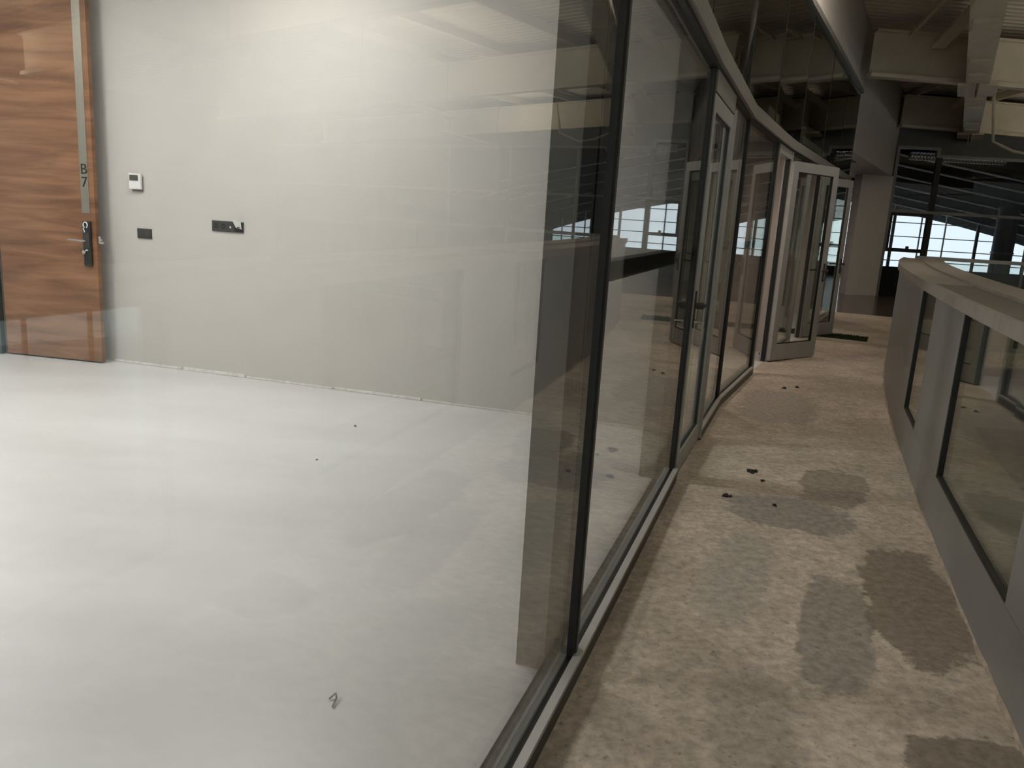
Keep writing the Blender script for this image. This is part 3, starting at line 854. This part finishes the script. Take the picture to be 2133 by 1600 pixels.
for (Y, X0), nm in zip(RY, names):
    o = thing('roof_beam', (X0, Y, 4.05), nm, 'roof beam', 'cream roof beams', 'structure')
    Xm = 7.36 + (Y - 14) * 0.532
    zl = 4.07
    ibeam(o, 'roof_beam', (X0, Y, zl), (Xm, Y, zl - 0.03), 0.72, 0.22)
    ibeam(o, 'roof_beam', (Xm, Y, zl - 0.03), (Xm + 12, Y - 1.0, zl - 0.55), 0.72, 0.22)
# girder along the hall, seen from below at upper right
gd = Vector((math.sin(R(28)), math.cos(R(28)), 0))
g0 = Vector((7.36, 14.0, 3.98))
ga, gb = g0 - gd * 19, g0 + gd * 7.2
go = thing('roof_girder', (7.15, 14.0, 3.98), 'stepped cream steel girder hanging from the roof at upper right', 'girder', None, 'structure')
ibeam(go, 'g', ga, gb, 0.80, 0.34)
gs = gd.cross(Vector((0, 0, 1)))
for k in range(-4, 2):
    c = g0 + gd * (6.93 * k)
    MB().bar(c - gd * 0.55 - Vector((0, 0, 0.02)), c + gd * 0.55 - Vector((0, 0, 0.02)), 0.56, 0.05).build('node_plate', M['beam'], go)
    for sg in (-1, 1):
        # haunch gussets either side of the node
        a_ = c + gs * sg * 0.02
        MB().hexa([a_ - gd * 0.9 + Vector((0, 0, 0.02)), a_ + Vector((0, 0, -0.22)), a_ + gd * 0.9 + Vector((0, 0, 0.02))],
                  [a_ - gd * 0.9 + gs * sg * 0.02 + Vector((0, 0, 0.02)), a_ + gs * sg * 0.02 + Vector((0, 0, -0.22)), a_ + gd * 0.9 + gs * sg * 0.02 + Vector((0, 0, 0.02))]).build('haunch', M['beam'], go)
    for q in (-2.3, -1.2, 1.2, 2.3):
        p = c + gd * q
        MB().bar(p - gd * 0.30 + Vector((0, 0, -0.02)), p + gd * 0.30 + Vector((0, 0, -0.03)), 0.26, 0.06).build('splice_plate', M['beam'], go)
        for sg in (-1, 1):
            MB().bar(p + gs * sg * 0.13 + Vector((0, 0, 0.06)), p + gs * sg * 0.13 + Vector((0, 0, 0.62)), 0.02, 0.16).build('stiffener', M['beam'], go)
# knee braces from girder to beams
for (Y, nm) in ((14.0, 'flat cream brace from the near roof beam to the girder'), (20.0, 'flat cream brace from the far roof beam to the girder')):
    Xm = 7.15 + (Y - 14) * 0.577
    br = MB().bar((Xm - 0.62, Y - 0.15, 4.55), (Xm + 0.45 - 1.35, Y - 2.3, 4.95), 0.22, 0.05)
    tag(br.build('roof_brace', M['beam']), nm, 'brace', 'roof braces', 'structure')
br = MB().bar((6.1, 13.9, 4.72), (5.6, 11.2, 4.98), 0.05, 0.06)
tag(br.build('roof_brace', M['beam']), 'thin cream purlin strut at the top beside the fascia', 'brace', 'roof braces', 'structure')
br = MB().tube([(9.36, 17.0, 4.93), (9.30, 17.0, 4.38), (9.44, 17.0, 3.51), (9.62, 17.0, 3.44), (9.88, 17.0, 3.345), (10.3, 17.0, 3.29), (10.9, 17.0, 3.5), (11.2, 17.0, 4.9)], 0.028, 8)
tag(br.build('hanging_pipe', M['beam']), 'thin pale conduit hanging down beside the roof girder', 'conduit')
# corrugated roof sheet
def roof_z(x, y):
    return 5.02 - 0.02 * (x - 5)
bm = bmesh.new()
prev = None
y = -6.0
k = 0
prof = [(0.0, 0.0), (0.10, 0.0), (0.125, 0.035), (0.175, 0.035), (0.20, 0.0)]
while y < 20.8:
    for (dy, dz) in prof[:-1]:
        row = [bm.verts.new((x, y + dy, roof_z(x, y) + dz)) for x in (-3.0, 6.0, 13.0, 26.0)]
        if prev:
            for a, b, c, d in zip(prev, prev[1:], row[1:], row):
                bm.faces.new((a, b, c, d))
        prev = row
    y += 0.20
mm = MB(); mm.bm.free(); mm.bm = bm
struct('ceiling_hall', mm, M['sheet'], 'cream corrugated roof sheet over the hall', 'ceiling')
mbx = MB()
mbx.bm.free()
for q, xx in enumerate((6.6, 8.4, 10.2, 12.0)):
    pm = MB().bar((xx, -5.5, roof_z(xx, 0) - 0.10), (xx + 2.5, 20.4, roof_z(xx + 2.5, 0) - 0.10), 0.07, 0.16)
    tag(pm.build('roof_purlin', M['beam']), ['first', 'second', 'third', 'fourth'][q] + ' cream roof purlin out from the fascia', 'purlin', 'cream roof purlins', 'structure')

# hall shell
mbx = MB(); mbx.box(26, 26.2, -10.2, 20.4, -1.3, 5.4); mbx.box(26, 26.2, 20.4, 24.2, -1.3, -0.22); mbx.box(26, 26.2, 18.2, 24.2, -4.3, -1.3); 
struct('wall_hall_right', mbx, M['darkwall'], 'dark upper wall on the far right of the hall', 'wall')
mbx = MB(); mbx.box(-3, 26, -10.2, -10, -4.3, 5.4)
struct('wall_hall_rear', mbx, M['wall'], 'grey hall wall behind the viewer', 'wall')
mbx = MB(); mbx.box(4.0, 26, 24.0, 24.2, -4.3, -0.22)
struct('wall_hall_lower', mbx, M['white_paint'], 'pale lower storey wall far beneath the landing', 'wall')
mbx = MB(); mbx.box(3.8, 4.0, 11.4, 24.2, -4.3, -0.22)
struct('wall_under_lobby', mbx, M['white_paint'], 'pale lower storey side wall beneath the lobby', 'wall')
mbx = MB()
lowp = [bpt(y, 0.30) for y in np.linspace(-4.4, 11.4, 18)]
mbx.poly(lowp + [bpt(y, 0.15) for y in np.linspace(11.4, -4.4, 18)], -4.3, -0.22)
struct('wall_under_corridor', mbx, M['white_paint'], 'pale lower storey wall beneath the corridor edge', 'wall')
lw = thing('window_9', (26.1, 0, -4.1), 'tall shopfront glazing on the lower storey across the hall', 'window', None, 'structure')
for k in range(14):
    yb = -9.8 + 2.0 * k
    MB().box(26.0, 26.15, yb, yb + 0.12, -4.1, -1.3).build('mullion', M['frame_grey'], lw)
    MB().box(26.06, 26.08, yb + 0.12, yb + 2.0, -4.1, -1.3).build('pane', M['glass_far'], lw)

# ------------------------------------------------------------------ glazed screen at the far end and the annex behind it
sc_a, sc_b = (9.20, 20.62), (26.1, 19.46)
sf = frame(sc_a, sc_b)     # d>0 is behind the screen
gw = MB(); gw.fbox(sf, -0.1, 0.92, 0, 0.15, 3.70, 5.2); gw.fbox(sf, 0.92, sf.len, 0, 0.15, 3.53, 5.2); gw.fbox(sf, 6.3, 11.6, 0.02, 0.15, 2.17, 3.53); gw.fbox(sf, 11.6, sf.len, 0, 0.15, 0.0, 3.53)
struct('wall_far', gw, M['darkwall'], 'dark grey gable wall above the far glazed screen', 'wall')
sw = thing('window_10', (*sf(1, 0), 0), 'tall glazed screen with thin grey frame right of the pale pier', 'window', None, 'structure')
def sbar(s0, s1, z0, z1, name='frame_bar', m_='frame_grey', d=(-0.03, 0.05)):
    return MB().fbox(sf, s0, s1, d[0], d[1], z0, z1).build(name, M[m_], sw)
sbar(-0.06, 0.02, 0.0, 3.70); sbar(0.02, 0.90, 3.63, 3.70); sbar(0.90, 0.98, 3.46, 3.70); sbar(0.98, sf.len, 3.46, 3.53)
sbar(0.0, sf.len, 2.10, 2.17, 'transom'); 
sbar(0.93, 1.06, 0.0, 3.46, 'mullion', 'black', (-0.02, 0.09))
sbar(0.02, 0.93, 1.13, 1.22, 'sash_bar', 'black'); sbar(0.02, 0.93, 2.02, 2.10, 'sash_bar', 'black'); sbar(0.02, 0.08, 1.22, 2.02, 'sash_bar', 'black')
sbar(0.50, 0.56, 1.22, 1.28, 'sash_handle', 'black', (-0.09, -0.03))
for (a, b) in ((0.02, 0.93), (1.06, 3.4), (3.46, 5.8), (5.86, 8.2), (8.26, 11.6)):
    MB().fbox(sf, a, b, 0.0, 0.012, 0.75, 3.46).build('pane', M['glass_far'], sw)
sbar(3.40, 3.46, 0, 3.46, 'mullion'); sbar(5.80, 5.86, 0, 3.46, 'mullion'); sbar(8.2, 8.26, 0, 3.46, 'mullion')
gw = MB(); gw.fbox(sf, 0.0, sf.len, -0.02, 0.10, 0.0, 0.75)
struct('wall_far_parapet', gw, M['darkroof'], 'dark parapet below the far glazed screen', 'wall')

# annex: window wall on the daylight side
YW = 30.0
aw = thing('window_11', (15, YW, 0), 'bright gridded window wall facing the daylight at the far end', 'window', None, 'structure')
gx = [10.0, 11.0, 12.2, 13.6, 14.6, 15.5, 16.7, 17.6, 18.6, 19.8, 21.0]
for i, xg in enumerate(gx):
    w = 0.10 if i in (3, 6) else 0.035
    MB().box(xg - w / 2, xg + w / 2, YW - 0.03, YW + 0.03, 0.27, 3.6).build('mullion', M['darkwall'] if w > 0.05 else M['frame_grey'], aw)
for a, b in zip(gx, gx[1:]):
    MB().box(a, b, YW - 0.006, YW + 0.006, 0.27, 3.6).build('pane', M['glass_far'], aw)
for zz in (0.27, 0.62, 1.05, 1.50, 2.00, 2.45):
    MB().box(gx[0], gx[-1], YW - 0.02, YW + 0.02, zz - 0.016, zz + 0.016).build('glazing_bar', M['frame_grey'], aw)
gw = MB(); gw.box(2, 22, YW - 0.1, YW + 0.1, -0.2, 0.27)
struct('wall_annex_sill', gw, M['darkroof'], 'dark sill wall under the bright far windows', 'wall')
gw = MB(); gw.box(2, 10.0, YW - 0.1, YW + 0.1, 0.27, 5); 
struct('wall_annex_left', gw, M['darkroof'], 'dark wall left of the bright far windows', 'wall')
# sloping dark roof over the annex with light purlins
def az(x, y):
    """underside of the annex roof"""
    return 2.62 - 0.150 * (x - 13.4) + (30 - y) * 0.060 - 0.012 * max(0, x - 15) ** 2
bm = bmesh.new()
nx, ny = 13, 8
gr = [[bm.verts.new((6 + 16 * i / (nx - 1), 21.15 + 10.3 * j / (ny - 1), az(6 + 16 * i / (nx - 1), 21.15 + 10.3 * j / (ny - 1)))) for i in range(nx)] for j in range(ny)]
for j in range(ny - 1):
    for i in range(nx - 1):
        bm.faces.new((gr[j][i], gr[j][i + 1], gr[j + 1][i + 1], gr[j + 1][i]))
ret = bmesh.ops.extrude_face_region(bm, geom=bm.faces[:])
for v in ret['geom']:
    if isinstance(v, bmesh.types.BMVert):
        v.co.z += 0.25
mm = MB(); mm.bm.free(); mm.bm = bm
struct('ceiling_annex', mm, M['darkroof'], 'dark sloping roof beyond the far glazed screen', 'ceiling')
xs_ = np.linspace(6, 21.1, 16)
gm = MB(); gm.loft([[(x, 21.16, az(x, 21.16) + 0.04), (x, 21.34, az(x, 21.34) + 0.04), (x, 21.34, 5.2), (x, 21.16, 5.2)] for x in xs_])  # closing board added to shut out sky above the annex roof
struct('wall_annex_skyblock', gm, M['darkroof'], 'dark closing board added above the far sloping roof, blocking the sky', 'wall')
for q, yy in enumerate((21.9, 23.2, 24.7, 26.3, 28.0, 29.6)):
    pm = MB()
    xs = np.linspace(7.5, 19, 8)
    pm.loft([[(x, yy - 0.03, az(x, yy) - 0.05), (x, yy + 0.03, az(x, yy) - 0.05), (x, yy + 0.03, az(x, yy) - 0.01), (x, yy - 0.03, az(x, yy) - 0.01)] for x in xs])
    tag(pm.build('annex_purlin', M['purlin']), ['topmost', 'second from top', 'third from top', 'third from bottom', 'second from bottom', 'lowest'][q] + ' pale purlin under the dark far roof', 'purlin', 'pale purlins under the dark far roof', 'structure')
# ribbed foil duct
pts, rad = [], []
for k in range(61):
    x = 9.6 + 2.4 * k / 60
    pts.append((x, 20.875, 3.50)); rad.append(0.105 if k % 2 else 0.085)
tag(MB().tube(pts, rad, 16).build('foil_duct', M['duct'], smooth=False), 'ribbed silver foil duct under the top of the far screen', 'duct')
pts = [(15.35, 26, 0.0), (15.35, 26, 3.6)]
rc = thing('round_column', (15.35, 26, 0), 'dark round column behind the far glazed screen', 'column', None, 'structure')
MB().tube(pts, 0.31, 28).build('shaft', M['darkwall'], rc, smooth=False)
MB().tube([(15.35, 26, 1.15), (15.35, 26, 1.20)], 0.335, 28).build('band', M['frame_grey'], rc)
# lobby side walls
gw = MB(); gw.box(1.9, 2.1, 17.2, 31, 0, 5.2)
struct('wall_lobby_left', gw, M['darkroof'], 'dark lobby wall far beyond the glass offices', 'wall')
gw = MB(); gw.box(2.0, 9.3, 20.9, 31, 5.2, 5.3)
struct('ceiling_lobby', gw, M['darkroof'], 'dark lobby ceiling at the far end', 'ceiling')
gw = MB(); gw.box(21.0, 21.2, 20.1, 31, -0.2, 5.2)
struct('wall_annex_right', gw, M['darkroof'], 'dark right wall of the far annex', 'wall')

# ------------------------------------------------------------------ lamps (fixture + its own light)
def lamp(name, x, y, z, L, W, hd, power, col, m_, label, group):
    t = (math.sin(R(hd)), math.cos(R(hd)))
    f = frame((x, y), (x + t[0], y + t[1]))
    o = thing(name, (x, y, z), label, 'lamp', group)
    MB().fbox(f, -L / 2 - 0.03, L / 2 + 0.03, -W / 2 - 0.03, W / 2 + 0.03, z + 0.012, z + 0.055).build('housing', M['white_pl'], o)
    MB().fbox(f, -L / 2, L / 2, -W / 2, W / 2, z + 0.004, z + 0.012).build('diffuser', m_, o)
    ld = bpy.data.lights.new('lamp_light', 'AREA')
    ld.shape = 'RECTANGLE'; ld.size = L; ld.size_y = W
    ld.energy = power; ld.color = col
    lo_ = bpy.data.objects.new('lamp_light', ld)
    COL.objects.link(lo_)
    lo_.parent = o
    lo_.location = (0, 0, -0.004)
    lo_.rotation_euler = (0, 0, R(90 - hd))
    return o
OC = (1.0, 0.995, 0.985)
HC = (1.0, 0.90, 0.74)
for (x, y, k, w) in ((-1.9, 5.25, 1.25, 'nearest the grey partition wall'), (-4.3, 5.3, 0.9, 'nearest the wooden door'),
                     (-3.2, 2.7, 0.8, 'in the second row, right-hand'), (-5.2, 3.1, 0.9, 'in the second row, left-hand'),
                     (-4.4, 0.2, 0.6, 'in the third row')):
    lamp('ceiling_lamp', x, y, 3.565, 0.6, 0.6, 16, P_OFFICE * k, OC, M['lamp'], 'square white office ceiling lamp ' + w, 'office ceiling lamps')
lamp('ceiling_lamp', -5.9, 8.4, 3.565, 0.9, 0.30, 106, 40, OC, M['lamp'], 'added white ceiling lamp, out of view in the passage beyond the wooden door', 'office ceiling lamps')  # added lamp, out of view, for the passage
lamp('ceiling_lamp', 1.5, 8.55, 2.545, 0.6, 0.6, 24, P_ROOM2, (1.0, 0.86, 0.76), M['lamp_warm'], 'square warm ceiling lamp of the second office', 'warm ceiling lamps')
lamp('ceiling_lamp', 2.6, 12.3, 2.545, 0.6, 0.6, 24, P_ROOM3, (1.0, 0.86, 0.76), M['lamp_warm'], 'square warm ceiling lamp of the third office', 'warm ceiling lamps')
WC = (1.0, 0.90, 0.78)
o = lamp('added_lobby_lamp', 5.0, 17.9, 3.10, 0.8, 0.8, 24, 48.0, (1.0, 0.84, 0.72), M['lamp_added'], 'added square warm pendant, out of view in the far lobby, brightening the pier', 'added lobby lamps')  # added lamp, hidden from view, to light the far pier
MB().box(4.99, 5.01, 17.89, 17.91, 3.155, 4.98).build('suspension', M['steel'], o)
for (x, y, w) in ((0.75, 1.0, 'nearest'), (2.15, 4.9, 'middle'), (3.75, 8.6, 'farthest')):  # lamps added out of view to brighten the corridor
    lamp('added_walkway_lamp', x, y, 4.86, 0.5, 0.5, 20, P_ADDED_WALK, WC, M['lamp_added'], w + ' added square warm lamp above the corridor, out of view', 'added walkway lamps')
for (x, y, L, k, w) in ((6.0, -0.9, 3.6, 0.45, 'nearest'), (8.2, 5.0, 4.0, 0.6, 'second nearest'), (9.9, 10.9, 4.0, 0.36, 'third nearest'), (15.5, 4.9, 4.0, 0.6, 'outer'), (13.6, 16.9, 4.0, 0.55, 'farthest')):  # uplights added out of view to brighten roof and beams
    f = frame((x, y), (x + math.sin(R(20)), y + math.cos(R(20))))
    o = thing('added_uplight', (x, y, 3.30), w + ' added uplight over the void, out of view, brightening the hall roof', 'lamp', 'added uplights')
    MB().fbox(f, -L / 2, L / 2, -0.12, 0.12, 3.30, 3.36).build('housing', M['beam'], o)
    MB().fbox(f, -L / 2 + 0.05, L / 2 - 0.05, -0.09, 0.09, 3.36, 3.366).build('diffuser', M['lamp_added'], o)
    for q in (-1, 1):
        p = f(q * (L / 2 - 0.3), 0)
        MB().box(p[0] - 0.006, p[0] + 0.006, p[1] - 0.006, p[1] + 0.006, 3.366, roof_z(x, y) - 0.03).build('suspension', M['steel'], o)
    ld = bpy.data.lights.new('added_uplight_light', 'AREA')
    ld.shape = 'RECTANGLE'; ld.size = L - 0.1; ld.size_y = 0.18; ld.energy = P_ADDED_HALL * k; ld.color = HC
    lo_ = bpy.data.objects.new('added_uplight_light', ld); COL.objects.link(lo_)
    lo_.parent = o; lo_.location = (0, 0, 0.075); lo_.rotation_euler = (R(180), 0, R(70))
